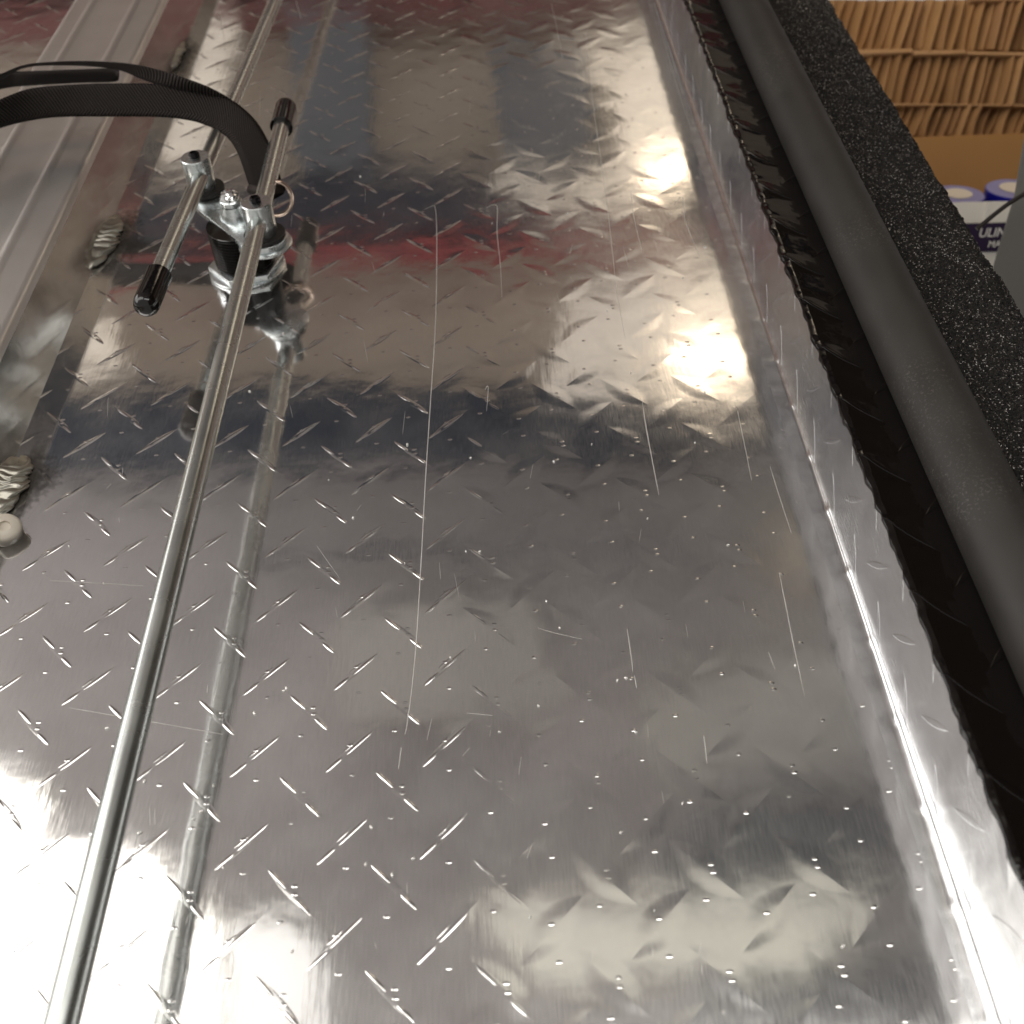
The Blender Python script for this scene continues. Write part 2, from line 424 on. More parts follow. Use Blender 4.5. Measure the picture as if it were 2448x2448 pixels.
def lathe(name, prof, base, axis, m, parent=None, n=40, xdir=None, scale=(1, 1)):
    """prof: [(r, h)] along axis from base"""
    base = Vector(base); t = Vector(axis).normalized()
    a = (Vector(xdir) - t * Vector(xdir).dot(t)).normalized() if xdir is not None else t.orthogonal().normalized()
    b = t.cross(a)
    vs, fs = [], []
    for (r, h) in prof:
        for k in range(n):
            w = 2 * math.pi * k / n
            vs.append(base + t * h + a * math.cos(w) * r * scale[0] + b * math.sin(w) * r * scale[1])
    for i in range(len(prof) - 1):
        for j in range(n):
            fs.append((i * n + j, i * n + (j + 1) % n, (i + 1) * n + (j + 1) % n, (i + 1) * n + j))
    fs.append(tuple(range(n))[::-1]); fs.append(tuple((len(prof) - 1) * n + j for j in range(n)))
    me = pydata(name, vs, fs)
    o = link(name, me, m, parent)
    autosmooth(o)
    return o
def autosmooth(o, ang=35):
    me = o.data
    bm = bmesh.new(); bm.from_mesh(me)
    bmesh.ops.recalc_face_normals(bm, faces=bm.faces)
    for e in bm.edges:
        if len(e.link_faces) == 2 and e.calc_face_angle(0) > math.radians(ang):
            e.smooth = False
    bm.to_mesh(me); bm.free()
def prism(name, poly, axis, thick, m, parent=None, bevel=0.0, smooth=False):
    """poly: 3-D points of one face, pushed along axis by thick"""
    axis = Vector(axis).normalized() * thick
    n = len(poly)
    vs = [Vector(p) for p in poly] + [Vector(p) + axis for p in poly]
    fs = [tuple(range(n)), tuple(range(2 * n - 1, n - 1, -1))] + [(i, (i + n), (i + 1) % n + n, (i + 1) % n) for i in range(n)]
    bm = bmesh.new()
    bv = [bm.verts.new(v) for v in vs]
    for f in fs: bm.faces.new([bv[i] for i in f])
    bmesh.ops.recalc_face_normals(bm, faces=bm.faces)
    if bevel:
        bmesh.ops.bevel(bm, geom=list(bm.edges), offset=bevel, segments=3, affect='EDGES', profile=0.5)
    me = bpy.data.meshes.new(name); bm.to_mesh(me); bm.free()
    o = link(name, me, m, parent, smooth=bool(bevel))
    if bevel: autosmooth(o, 40)
    return o
def catmull(pts, n=8):
    pts = [Vector(p) for p in pts]
    out = []
    for i in range(len(pts) - 1):
        p0, p1, p2, p3 = pts[max(i - 1, 0)], pts[i], pts[i + 1], pts[min(i + 2, len(pts) - 1)]
        for k in range(n):
            t = k / n
            out.append(0.5 * ((2 * p1) + (p2 - p0) * t + (2 * p0 - 5 * p1 + 4 * p2 - p3) * t * t + (3 * p1 - p0 - 3 * p2 + p3) * t ** 3))
    out.append(pts[-1])
    return out
def smooth_noise(n, step, amp, seed):
    r = np.random.default_rng(seed)
    k = int(n / step) + 3
    return np.interp(np.arange(n) / step, np.arange(k), r.normal(0, amp, k))

# ================================================================== CEILING (lit place overhead, mirrored by the lid)
def ceiling_slab(name, px, m, drop, thick=0.05, parent=None):
    return prism(name, [RCd(x, y, drop) for (x, y) in px], UP, thick, m, parent)
M_C_BROWN = mat("ceiling_brown_board", (0.60, 0.51, 0.42), 0.9, noise=(2.0, 0.5))
M_C_GREY = mat("ceiling_grey_board", (0.56, 0.52, 0.52), 0.9, noise=(2.2, 0.5))
M_C_NAVY = mat("navy_steel", (0.016, 0.028, 0.055), 0.7, noise=(3, 0.3))
M_C_DARK = mat("dark_steel", (0.028, 0.034, 0.055), 0.7, noise=(4, 0.5))
M_C_SLATE = mat("slate_grey_steel", (0.15, 0.16, 0.18), 0.7, noise=(4, 0.4))
M_C_RED = mat("red_painted_steel", (0.50, 0.085, 0.095), 0.6, noise=(5, 0.25))
M_C_MAR = mat("maroon_painted_steel", (0.27, 0.095, 0.095), 0.6, noise=(5, 0.25))
M_C_CREAM = mat("cream_steel", (0.88, 0.83, 0.62), 0.6, noise=(4, 0.12))
XL, XR = -1800, 3600
o = ceiling_slab("ceiling", [(XL, -900), (XR, -900), (XR, 860), (XL, 860)], M_C_BROWN, 0.0)
tag(o, kind="structure")
o = ceiling_slab("ceiling_bay", [(XL, 855), (XR, 800), (XR, 4200), (XL, 4200)], M_C_GREY, 0.02)
tag(o, kind="structure")
def beam(name, px, m, drop, label, cat="beam"):
    o = ceiling_slab(name, px, m, drop, 0.08)
    return tag(o, label, cat, group="steel overhead, mirrored in the lid")
beam("ceiling_beam", [(XL, -260), (XR, -420), (XR, -90), (XL, 70), (150, 45), (700, 22), (1200, 5)], M_C_MAR, 0.12, "maroon beam mirrored along the top end of the shiny lid")
beam("ceiling_beam", [(XL, 385), (140, 343), (420, 352), (700, 310), (1000, 330), (1290, 375), (XR, 240), (XR, 330), (1300, 428), (700, 440), (XL, 520)], M_C_DARK, 0.13, "dark beam mirrored just above the bright red stripe")
beam("ceiling_beam", [(150, 500), (560, 466), (950, 449), (1320, 441), (1320, 455), (950, 465), (560, 484), (150, 514)], M_C_RED, 0.16, "bright red beam mirrored across the middle of the lid")
beam("ceiling_beam", [(XL, 870), (130, 748), (540, 728), (780, 728), (1450, 760), (XR, 640), (XR, 790), (1450, 862), (780, 872), (540, 872), (130, 878), (XL, 1000)], M_C_NAVY, 0.15, "navy beam mirrored across the lid below the bright patch")
beam("ceiling_duct_or_slab", [(545, 30), (690, 25), (700, 312), (560, 312)], M_C_SLATE, 0.18, "narrow slate duct mirrored beside the long rod near the top", "duct")
beam("ceiling_duct_or_slab", [(925, 100), (1105, 110), (1120, 300), (950, 300)], M_C_SLATE, 0.20, "short slate duct mirrored inside the cream patch near the top", "duct")
beam("ceiling_pipe", [(470, 1046), (760, 1028), (1150, 1034), (1560, 1010), (1560, 1020), (1150, 1046), (760, 1042), (470, 1058)], M_C_SLATE, 0.14, "thin dark pipe mirrored across the middle of the lid", "pipe")
beam("ceiling_panel", [(1465, 985), (1580, 960), (1640, 1060), (1490, 1085)], mat("tan_board", (0.85, 0.72, 0.52), 0.9), 0.12, "tan board mirrored near the bend halfway down the lid", "panel")
beam("ceiling_panel", [(1230, 1290), (1590, 1240), (1640, 1420), (1260, 1460)], mat("pale_green_grey_board", (0.70, 0.68, 0.63), 0.9, noise=(5, 0.4)), 0.11, "pale board mirrored on the right of the lid above the slate panel", "panel")
beam("ceiling_panel", [(1330, 1862), (1760, 1840), (1800, 2000), (1330, 2010)], M_C_SLATE, 0.10, "slate panel mirrored at the lower edge of the lid right side", "panel")
beam("ceiling_panel", [(640, 1150), (1000, 1120), (1060, 1330), (660, 1370)], mat("mauve_grey_board", (0.65, 0.615, 0.59), 0.9, noise=(4, 0.3)), 0.09, "mauve grey board mirrored in the centre of the lid", "panel")
ceil_x = lambda y: 1300 + 0.372 * y
beam("ceiling_duct_or_slab", [(ceil_x(480), 480), (4200, 480), (5200, 2150), (ceil_x(2150), 2150)], mat("dark_olive_shade_slab", (0.05, 0.042, 0.03), 0.7, noise=(3, 0.3)), 0.20, "added wide dark slab high right of the lid, mirrored to darken the stiffener side", "duct")  # dark slab added overhead to darken the stiffener side, flange and rods
beam("ceiling_panel", [(1350, 1530), (1680, 1510), (1700, 1670), (1300, 1690), (1250, 1640)], M_C_SLATE, 0.10, "slate panel mirrored low on the right of the lid", "panel")

def lamp(px, strength, color, drop, label, wall=False, frame=0.03):  # also makes glowing panels that stand in for lamp-lit ceiling
    root = empty("ceiling_lamp_or_glow")
    if wall: pts = wall
    else: pts = [RCd(x, y, drop) for (x, y) in px]
    c = sum((Vector(p) for p in pts), Vector()) / len(pts)
    m = mat("lit_face_%.2f_%.2f" % (strength, color[2]), (0.8, 0.8, 0.8), 0.5, emit=(color, strength))
    prism("glow_face", pts, UP, 0.015, m, root)
    prism("panel_tray", [c + (Vector(p) - c) * 1.03 + UP * 0.018 for p in pts], UP, frame, M_WHITE, root)
    tag(root, label, "ceiling lamp", group="lamps and glowing stand-ins overhead, mirrored in the lid")
    return root
WARM = (1.0, 0.80, 0.56); CREAM = (1.0, 0.79, 0.54); COOL = (1.0, 0.97, 0.92)
lamp([(-900, 1475), (50, 1475), (70, 1545), (20, 1590), (230, 1615), (330, 1670), (385, 1740), (400, 1932), (450, 2700), (-2500, 2700), (-2500, 1475)], 2.7, COOL, 1.3, "large cool white lamp mirrored over the lower left corner of the lid")
lamp([(1010, 105), (1290, 50), (1310, 345), (1180, 375), (1080, 350), (1180, 300), (1150, 170)], 0.50, CREAM, 0.16, "glowing stand-in for cream lit ceiling mirrored beside the bend near the top of the lid")  # glow painted in for ceiling lit by the small warm lamp
lamp([(950, 322), (1080, 350), (1180, 375), (1190, 392), (1030, 385), (930, 350)], 0.34, CREAM, 0.17, "dim glowing stand-in for cream lit ceiling mirrored under the slate duct near the top")
lamp([(900, 1712), (1300, 1695), (1640, 1678), (1640, 1745), (1300, 1765), (920, 1790)], 0.34, (1.0, 0.93, 0.74), 0.16, "upper of two dim glowing stand-ins for a cream band mirrored low on the right")  # this strip and the next glow to brighten a cream band overhead
lamp([(960, 1800), (1300, 1778), (1560, 1760), (1560, 1812), (1300, 1830), (1000, 1850)], 0.52, (1.0, 0.95, 0.74), 0.18, "lower and brighter of two glowing stand-ins for a cream band mirrored low on the right")
lamp([(370, 1735), (560, 1748), (600, 1820), (590, 2000), (330, 2000)], 0.95, COOL, 1.2, "softer white panel beside the large lamp mirrored low on the left")
lamp([(1205, 300), (1300, 285), (1310, 335), (1215, 345)], 3.6, WARM, 0.30, "small warm lamp mirrored as a hot spot near the top")
lamp([(1080, 560), (1180, 530), (1260, 500), (1240, 600), (1190, 700), (1180, 745), (1030, 738), (1050, 640)], 0.30, (1.0, 0.80, 0.58), 0.15, "glowing stand-in for tan lit ceiling mirrored left of the brightest patch")  # two glowing tiers imitate the falloff of light on the ceiling
lamp([(1262, 500), (1500, 470), (1520, 738), (1330, 752), (1183, 745), (1193, 700), (1243, 600)], 0.50, CREAM, 0.16, "glowing stand-in for cream lit ceiling mirrored above the navy stripe")
lamp([(1262, 645), (1420, 630), (1430, 700), (1275, 712)], 3.6, WARM, 0.30, "small warm lamp mirrored as a hot spot above the navy stripe")
lamp([(385, 40), (450, 35), (380, 300), (300, 310)], 0.30, CREAM, 0.16, "dim glowing stand-in for cream lit ceiling mirrored between the weld and the long rod")  # weak glow in place of lit ceiling, also in the next panel
lamp([(60, 640), (210, 600), (230, 690), (70, 705)], 0.36, CREAM, 0.16, "dim glowing stand-in for cream lit ceiling mirrored left of the long rod")
lamp([(640, 2060), (1950, 2040), (2100, 2800), (640, 2800)], 3.4, COOL, 1.3, "added cool white glow panel behind the viewer, unseen, brightening the tread marks")  # unseen glowing panel added to brighten the tread marks
# unseen glowing panel added high left to draw bright line along bend and rods
tl = empty("added_side_panel")
tpts = [Vector((-2.75, -0.4, 0.55)), Vector((-2.75, 10.0, 0.55)), Vector((-2.35, 10.0, 1.45)), Vector((-2.35, -0.4, 1.45))]
tn = (Vector((-2.45, 2.6, 1.5)) - Vector((0.1, 0.4, 0))); tn.y = 0; tn.normalize()
prism("glow_face", tpts, tn, 0.015, mat("side_panel_glow", (0.8, 0.8, 0.8), 0.5, emit=((1.0, 0.97, 0.94), 2.3)), tl)
prism("panel_tray", [p + tn * 0.018 for p in tpts], tn, 0.04, M_WHITE, tl)
tag(tl, "added long glow panel high left of the lid, mirrored in the rods and the bend", "glow panel")

dark_box = [Vector((0.85, 0, 0)) + UP * a + FW * b for (a, b) in ((-0.6, -1.6), (1.25, -1.6), (1.25, 0.75), (-0.6, 0.75))]  # unseen dark box added so the stiffener side mirrors something dark
o = prism("dark_shade_box", dark_box, (1, 0, 0), 0.5, mat("dark_olive_shade_box", (0.035, 0.03, 0.022), 0.6, noise=(3, 0.3)), bevel=0.01)
tag(o, "added dark box right of the rail, out of view, darkening the stiffener side", "shade box")

# ================================================================== THE LID
XW = 0.167; WT = 0.0547; Y0, Y1 = -0.35, 1.75
lid_root = empty("toolbox_lid")
tag(lid_root, "open bare aluminium diamond plate toolbox lid, mirror bright, filling the view", "toolbox lid")
ys = np.linspace(Y0, Y1, 106)
prof = [(-0.62, 0.0), (-0.3, 0.0), (-0.1, 0.0), (0.05, 0.0), (0.13, 0.0), (XW - 0.0095, 0.0)]
for k in range(1, 9):
    a = k / 8 * math.pi / 2
    prof.append((XW - 0.004 + 0.004 * math.sin(a), 0.004 - 0.004 * math.cos(a)))
prof += [(XW + 0.0006, 0.02), (XW + 0.0012, WT)]
arc = [prof[0][0]]
for i in range(1, len(prof)):
    arc.append(arc[-1] + math.hypot(prof[i][0] - prof[i - 1][0], prof[i][1] - prof[i - 1][1]))
k0 = 5
grid("plate_face", np.array([[(x, y, z) for y in ys] for (x, z) in prof[:k0 + 1]]), M_LID, lid_root, np.array([[(s, y) for y in ys] for s in arc[:k0 + 1]]))
# bend and upright side, with the small dents the tread marks leave along the bend
yw = np.linspace(Y0, Y1, 2200)
wp = np.zeros((len(prof) - k0, len(yw), 3)); wu = np.zeros((len(prof) - k0, len(yw), 2))
dent = np.exp(-((np.mod(yw - cB.y, PITCH) - PITCH / 2) / 0.0030) ** 2)
rad_y = np.interp(yw, [0.0, 0.14, 0.28, 0.42], [0.0085, 0.0070, 0.0045, 0.0026])
for i in range(len(prof) - k0):
    if i == 0:
        wx, wz = np.full_like(yw, prof[k0][0]), np.zeros_like(yw)
    elif i <= 8:
        a = i / 8 * math.pi / 2
        wx = XW - rad_y + rad_y * math.sin(a); wz = rad_y - rad_y * math.cos(a)
    else:
        wx, wz = np.full_like(yw, prof[k0 + i][0]), np.full_like(yw, prof[k0 + i][1])
    g_ = math.sin(math.pi * min(1, max(0, i / 9)))
    wp[i, :, 0] = wx - 0.0003 * dent * g_; wp[i, :, 1] = yw; wp[i, :, 2] = wz + 0.00015 * dent * g_
    wu[i, :, 0] = arc[k0 + i]; wu[i, :, 1] = yw
grid("upright_side", wp[8:], M_WALL, lid_root, wu[8:])
grid("bend", wp[:9], M_BEND, lid_root, wu[:9])
# underside of the sheet so that the lid has thickness
grid("plate_back", np.array([[(-0.62, y, -0.0025), (XW + 0.0025, y, -0.0025), (XW + 0.0030, y, WT - 0.001)] for y in (Y0, Y1)]), M_CHAN, lid_root)

# black coated out-turned flange with an uneven masked edge
ny = 1000
yf = np.linspace(Y0, Y1, ny)
jag = np.abs(smooth_noise(ny, 3, 0.0009, 3)) + np.abs(smooth_noise(ny, 14, 0.0014, 4)) + smooth_noise(ny, 1, 0.00012, 5)
lump = np.abs(smooth_noise(ny, 4, 0.0007, 6)) + 0.0009 + 0.0007 * np.maximum(0, np.sin(2 * np.pi * yf / (PITCH / 2)))
fp = np.zeros((8, ny, 3)); fu = np.zeros((8, ny, 2))
cols = [(XW + 0.0016, WT - 0.0012, 1), (XW + 0.0012, WT - 0.0010, 1), (XW + 0.0011, WT - 0.0001, .8), (XW + 0.0014, WT + 0.0003, .5),
        (XW + 0.004, WT + 0.0004, .2), (XW + 0.010, WT - 0.0005, 0), (XW + 0.020, WT - 0.002, 0), (XW + 0.034, WT - 0.005, 0)]
for i, (x, z, w) in enumerate(cols):
    fp[i, :, 0] = x - w * (lump - 0.0009) * (1 if i < 4 else 0.3)
    fp[i, :, 1] = yf
    fp[i, :, 2] = z - 0.6 * w * jag * (1.0 if i < 2 else 0.2) + (lump * 0.2 if 2 <= i <= 4 else 0)
    fu[i, :, 0] = x + 0.02
    fu[i, :, 1] = yf
grid("black_flange", fp, M_BLK, lid_root, fu)

# hat channel stiffener
def zc(x0, x1, z0, z1, n=4, r=None):
    return [(x0 + (x1 - x0) * k / n, z0 + (z1 - z0) * k / n) for k in range(n)]
ZT = 0.0415
def bead(cx, w, hgt):
    b = ZT - 0.0007
    return [(cx + w, b), (cx + w * 0.6, b + hgt * 0.35), (cx + w * 0.25, b + hgt * 0.9), (cx, b + hgt),
            (cx - w * 0.25, b + hgt * 0.9), (cx - w * 0.6, b + hgt * 0.35), (cx - w, b)]
cp = [(-0.2845, -0.0003), (-0.2853, 0.003), (-0.2915, ZT - 0.005), (-0.2925, ZT - 0.0022), (-0.2945, ZT - 0.0004), (-0.298, ZT + 0.0001)]
cp += bead(-0.318, 0.005, 0.0014) + [(-0.330, ZT - 0.001), (-0.346, ZT - 0.001)] + bead(-0.3584, 0.005, 0.0014)
cp += [(-0.372, ZT), (-0.376, ZT - 0.0005), (-0.3785, ZT - 0.0025), (-0.3795, ZT - 0.006), (-0.386, 0.003), (-0.3865, 0.0006)]
ychan = np.linspace(Y0, Y1, 60)
grid("stiffener_channel", np.array([[(x, y, z) for y in ychan] for (x, z) in cp[2:]]), M_CHAN, lid_root, flip=True)
grid("channel_side", np.array([[(x, y, z) for y in ychan] for (x, z) in cp[:3]]), mat("rolled_aluminium", (0.80, 0.78, 0.74), 0.17, 1.0, noise=(30, 0.2), bump=(14, 0.0007)), lid_root, flip=True)

# weld stitches with soot
def weld(u, v, length, seed, width=0.011):
    c = P(u, v, 0.003) + Vector((0.004, 0, 0)); r = np.random.default_rng(seed)
    vs = []; n = 90; k = 22
    ph = r.uniform(0, 6)
    pts = np.zeros((n, k, 3))
    for i in range(n):
        t = i / (n - 1); s = (t - 0.5) * length
        env = math.sin(math.pi * min(1, max(0.0, t))) ** 0.35
        saw = (t * 8.3 + ph + 0.35 * math.sin(t * 9 + ph)) % 1.0
        w = width * env * (0.86 + 0.14 * math.sin(saw * math.pi) + 0.10 * math.sin(t * 17 + ph))
        hh = 0.0062 * env * (0.78 + 0.26 * math.sin(saw * math.pi))
        for j in range(k):
            a = math.pi * j / (k - 1)
            lag = 0.008 * math.sin(a) + 0.001 * math.sin(5 * a + 11 * t)               # ripples bow along the bead
            pts[i, j] = (c.x - 0.003 + math.cos(a) * w, c.y + s - lag, 0.0008 + math.sin(a) * hh + 0.006 * max(0, -math.cos(a)) * env)
    o = grid("weld_bead", pts, M_WELD, lid_root)
    tag(o, None)
    # soot
    m = 40; ang = np.linspace(0, 2 * np.pi, m, endpoint=False)
    rad = 1.25 + 0.15 * np.sin(ang * 2 + ph) + 0.12 * np.sin(ang * 5 + 2 * ph)
    ring = [(c.x + 0.002 + math.cos(a) * width * 1.7 * q, c.y + math.sin(a) * length * 0.66 * q, 0.0005) for a, q in zip(ang, rad)]
    me = pydata("soot_mark", [(c.x, c.y, 0.0005)] + ring, [(0, 1 + i, 1 + (i + 1) % m) for i in range(m)], [(0, 0)] + [(1, 0)] * m)
    link("soot_mark", me, M_SOOT, o)
    return o
weld(408, 128, 0.080, 1, 0.0105)
weld(242, 565, 0.064, 2, 0.0125)
weld(14, 1150, 0.044, 3, 0.0115)
cpl = P(12, 1262, 0.008)
plug = lathe("plug", [(0.0085, -0.006), (0.0085, 0), (0.0080, 0.0012), (0.0066, 0.0022), (0.0030, 0.0026), (0.0026, 0.0012), (0.0005, 0.0010)], cpl, (0.35, -0.25, 0.9), M_PLUG, lid_root)

# scratches (photo coordinates on a 1932 grid)
scr = [([(800, 395), (812, 390), (821, 392), (824, 450), (822, 600), (812, 760), (803, 900), (795, 1050), (786, 1200), (778, 1290), (768, 1365), (764, 1385)], .00048),
       ([(757, 1410), (752, 1450)], .0003), ([(918, 392), (930, 386), (938, 392), (938, 440), (944, 500), (947, 560)], .0004),
       ([(1105, 60), (1112, 130), (1122, 220), (1138, 330), (1147, 400), (1155, 470), (1164, 550), (1180, 640)], .0003),
       ([(1190, 360), (1196, 410), (1212, 476)], .00035), ([(1272, 385), (1287, 372), (1294, 420), (1321, 484)], .00035),
       ([(1212, 758), (1218, 800), (1230, 865), (1243, 933)], .0005), ([(1470, 1080), (1484, 1150), (1500, 1230), (1518, 1313)], .00045),
       ([(1392, 776), (1404, 835), (1418, 905)], .0003), ([(1453, 880), (1470, 935), (1493, 1005)], .0003),
       ([(1183, 1185), (1191, 1240), (1194, 1268)], .0004), ([(1197, 1275), (1201, 1298)], .0004),
       ([(1328, 1388), (1334, 1440)], .0004), ([(408, 0), (425, 82)], .0003), ([(1015, 1185), (1050, 1195), (1098, 1206)], .0003),
       ([(1238, 20), (1262, 90), (1290, 178)], .0003), ([(915, 735), (921, 730), (918, 775)], .0003),
       ([(1040, 5), (1050, 50), (1062, 110)], .00025), ([(558, 0), (568, 35)], .0006), ([(1235, 5), (1268, 130), (1300, 235)], .0002),
       ([(1450, 1230), (1462, 1262)], .0003), ([(130, 1335), (420, 1385)], .00018), ([(95, 1095), (270, 1105)], .00018),
       ([(880, 1345), (930, 1350)], .0003), ([(598, 1030), (640, 1090)], .0002)]
_r = random.Random(21)
for _ in range(60):
    x, y = _r.uniform(200, 1450), _r.uniform(100, 1850); a_ = _r.gauss(0, 5); l_ = _r.uniform(8, 45)
    scr.append(([(x, y), (x + a_ * .5, y + l_ * .5), (x + a_, y + l_)], _r.uniform(.00008, .00016)))
svs, sfs = [], []
for (pl, w) in scr:
    p3 = catmull([P(x * S, y * S, 0.00025) for (x, y) in pl], 6)
    n0 = len(svs); L = len(p3)
    for i, p in enumerate(p3):
        t = (p3[min(i + 1, L - 1)] - p3[max(i - 1, 0)]).normalized()
        s = Vector((t.y, -t.x, 0)) * w * 0.5 * (0.35 + 0.65 * math.sin(math.pi * min(1, (i + 0.6) / L)) + random.uniform(-.15, .15))
        svs += [p + s, p - s]
    for i in range(L - 1):
        sfs.append((n0 + 2 * i, n0 + 2 * i + 1, n0 + 2 * i + 3, n0 + 2 * i + 2))
o = link("scratches", pydata("scratches", svs, sfs), M_SCR, lid_root, smooth=False)
tag(o, kind="stuff")
# metal crumbs lying on the sheet
bm = bmesh.new()
crumbs = [(879, 1040), (905, 1040), (535, 1303), (700, 1560), (740, 1650), (1000, 1730), (130, 1030), (195, 1100), (620, 905), (850, 1240), (1288, 1515), (1590, 1785), (1500, 1255), (540, 1298), (690, 1630), (365, 1545), (480, 1345), (380, 1530)]
crumbs += [(random.uniform(150, 1400), random.uniform(300, 1850)) for _ in range(45)]
for (x, y) in crumbs:
    p = P(x * S, y * S, 0.0004); r = random.uniform(0.0003, 0.0008)
    if p.x > 0.155: continue
    mtx = Matrix.Translation(p) @ Matrix.Rotation(random.uniform(0, 3), 4, 'Z') @ Matrix.Diagonal((r * 1.6, r, r * 0.7, 1))
    bmesh.ops.create_icosphere(bm, subdivisions=1, radius=1, matrix=mtx)
me = bpy.data.meshes.new("metal_crumbs"); bm.to_mesh(me); bm.free()
o = link("metal_crumbs", me, M_SCR, None, smooth=False)
tag(o, "tiny bright metal crumbs scattered over the lid", "metal crumbs", kind="stuff")

# ================================================================== SIDE RAIL, SEAL, TEXTURED EDGE
yt = np.linspace(Y0, Y1, 240)
wob = smooth_noise(240, 30, 0.00015, 11)
rings = []
for i, y in enumerate(yt):
    rings.append([(0.2150 + wob[i] + math.cos(a) * 0.0175, y, 0.0550 + math.sin(a) * 0.0175) for a in np.linspace(0, 2 * np.pi, 40, endpoint=False)])
o = grid("seal_tube", np.array(rings), M_TUBE, None, closed_v=True, flip=True)
tag(o, "smooth matte charcoal foam tube running between glossy black edge and rough strip", "foam tube")

cr = [(0.218, 0.030), (0.224, 0.042), (0.228, 0.0475), (0.234, 0.049)] + [(0.234 + 0.0025 * k, 0.049) for k in range(1, 18)]
for k in range(1, 9):
    a = k / 8 * math.pi / 2
    cr.append((0.2765 + 0.0245 * math.sin(a), 0.0245 + 0.0245 * math.cos(a)))
cr += [(0.3012, 0.018), (0.3010, 0.006), (0.300, -0.03), (0.26, -0.035)]
# resample profile finely
fine = []
for i in range(len(cr) - 1):
    n = max(1, int(math.hypot(cr[i + 1][0] - cr[i][0], cr[i + 1][1] - cr[i][1]) / 0.0011))
    for k in range(n):
        fine.append((cr[i][0] + (cr[i + 1][0] - cr[i][0]) * k / n, cr[i][1] + (cr[i + 1][1] - cr[i][1]) * k / n))
fine.append(cr[-1])
nyr = 1150; yr = np.linspace(-0.1, 1.6, nyr)
n_f = len(fine)
base = np.zeros((n_f, nyr, 3))
nn = rng.normal(0, 1, (n_f, nyr))
lowr = np.array([smooth_noise(nyr, 9, 1.0, 100 + i) for i in range(n_f)])
for k in range(3):
    lowr = (np.roll(lowr, 1, 0) + lowr + np.roll(lowr, -1, 0)) / 3
for i, (x, z) in enumerate(fine):
    a, b = fine[max(i - 1, 0)], fine[min(i + 1, n_f - 1)]
    tx, tz = b[0] - a[0], b[1] - a[1]; l = math.hypot(tx, tz) or 1
    nx, nz = -tz / l, tx / l
    if nz < 0 and abs(tx) > abs(tz) and z > 0: nx, nz = -nx, -nz
    d = nn[i] * 0.00045 + lowr[i] * 0.0014
    base[i, :, 0] = x + nx * d; base[i, :, 1] = yr + rng.normal(0, 0.0003, nyr); base[i, :, 2] = z + nz * d
o = grid("textured_rail", base, M_CRUST, None)
tag(o, "coarse sparkling black textured rail beside the cardboard, with a ragged outer edge", "rail")

# ================================================================== LATCH RODS
ZR = 0.050
def rod(path_px, rad, cap_at, label):
    root = empty("latch_rod")
    a, b = path_px
    pa, pb = P(*a, ZR), P(*b, ZR)
    L = 40
    path = [pa + (pb - pa) * (i / L) for i in range(L + 1)]
    tube("shaft", path, rad, M_ROD, root, n=32)
    d = (pb - pa).normalized() if cap_at == 'b' else (pa - pb).normalized()
    e = pb if cap_at == 'b' else pa
    rc = rad * 1.38
    prof = [(rc * 0.97, -0.028), (rc * 1.03, -0.0276), (rc, -0.022), (rc, 0.001), (rc * 0.96, 0.0035), (rc * 0.83, 0.0058), (rc * 0.6, 0.0074), (rc * 0.3, 0.0082), (0.0002, 0.0084)]
    lathe("end_cap", prof, e, d, M_CAP, root, n=40)
    tag(root, label, "latch rod", group="latch rods")
    return root, pa, pb
# long rod runs out of the frame at the bottom, capped end at the top
bot = (147, 2448); ext = (147 - 0.2445 * 700, 3148)
r2, q0, q1 = rod((ext, (683, 262)), 0.0058, 'b', "long grey rod running to the bottom edge, its short capped end beside the copper ring")
top = (662, 0); r_ext = (662 + 0.411 * 240, -240)
r1, s0, s1 = rod((r_ext, (352, 722)), 0.0056, 'b', "grey rod leaving the top edge, its black cap pointing down left")

# ================================================================== LATCH MECHANISM
latch = empty("latch_mechanism")
tag(latch, "zinc latch hub with black threaded barrel holding both rods on the lid", "latch mechanism")
hub = P(582, 600, 0.014)
hx, hy = hub.x, hub.y
# threaded barrel
prof = [(0.0192, 0.006)]
z = 0.007
while z < 0.0325:
    prof += [(0.0186, z), (0.0203, z + 0.0009), (0.0203, z + 0.0012), (0.0186, z + 0.0021)]
    z += 0.0022
prof += [(0.0200, 0.0338), (0.0203, 0.0350), (0.012, 0.0355)]
lathe("threaded_barrel", prof, (hx, hy, 0), (0, 0, 1), M_HOUS, latch, n=64)
# flats with smooth face on right side of the barrel
prism("barrel_flat", [(hx + 0.004, hy - 0.0208, 0.007), (hx + 0.016, hy - 0.0150, 0.007), (hx + 0.016, hy - 0.0150, 0.034), (hx + 0.004, hy - 0.0208, 0.034)], (-0.5, 1, 0), 0.004, M_HOUS, latch, bevel=0.0008)
# lock nut and washers at the base
def ngon(cx, cy, r, n, z, rot=0.0):
    return [(cx + math.cos(rot + 2 * math.pi * k / n) * r, cy + math.sin(rot + 2 * math.pi * k / n) * r, z) for k in range(n)]
prism("lock_nut", ngon(hx, hy, 0.0262, 6, 0.0022, 0.2), (0, 0, 1), 0.0042, M_ZINC, latch, bevel=0.0008)
lathe("washer", [(0.0255, 0.0002), (0.0262, 0.0006), (0.0262, 0.0017), (0.0255, 0.0021), (0.012, 0.0021)], (hx, hy, 0), (0, 0, 1), M_ZINC, latch, n=64)
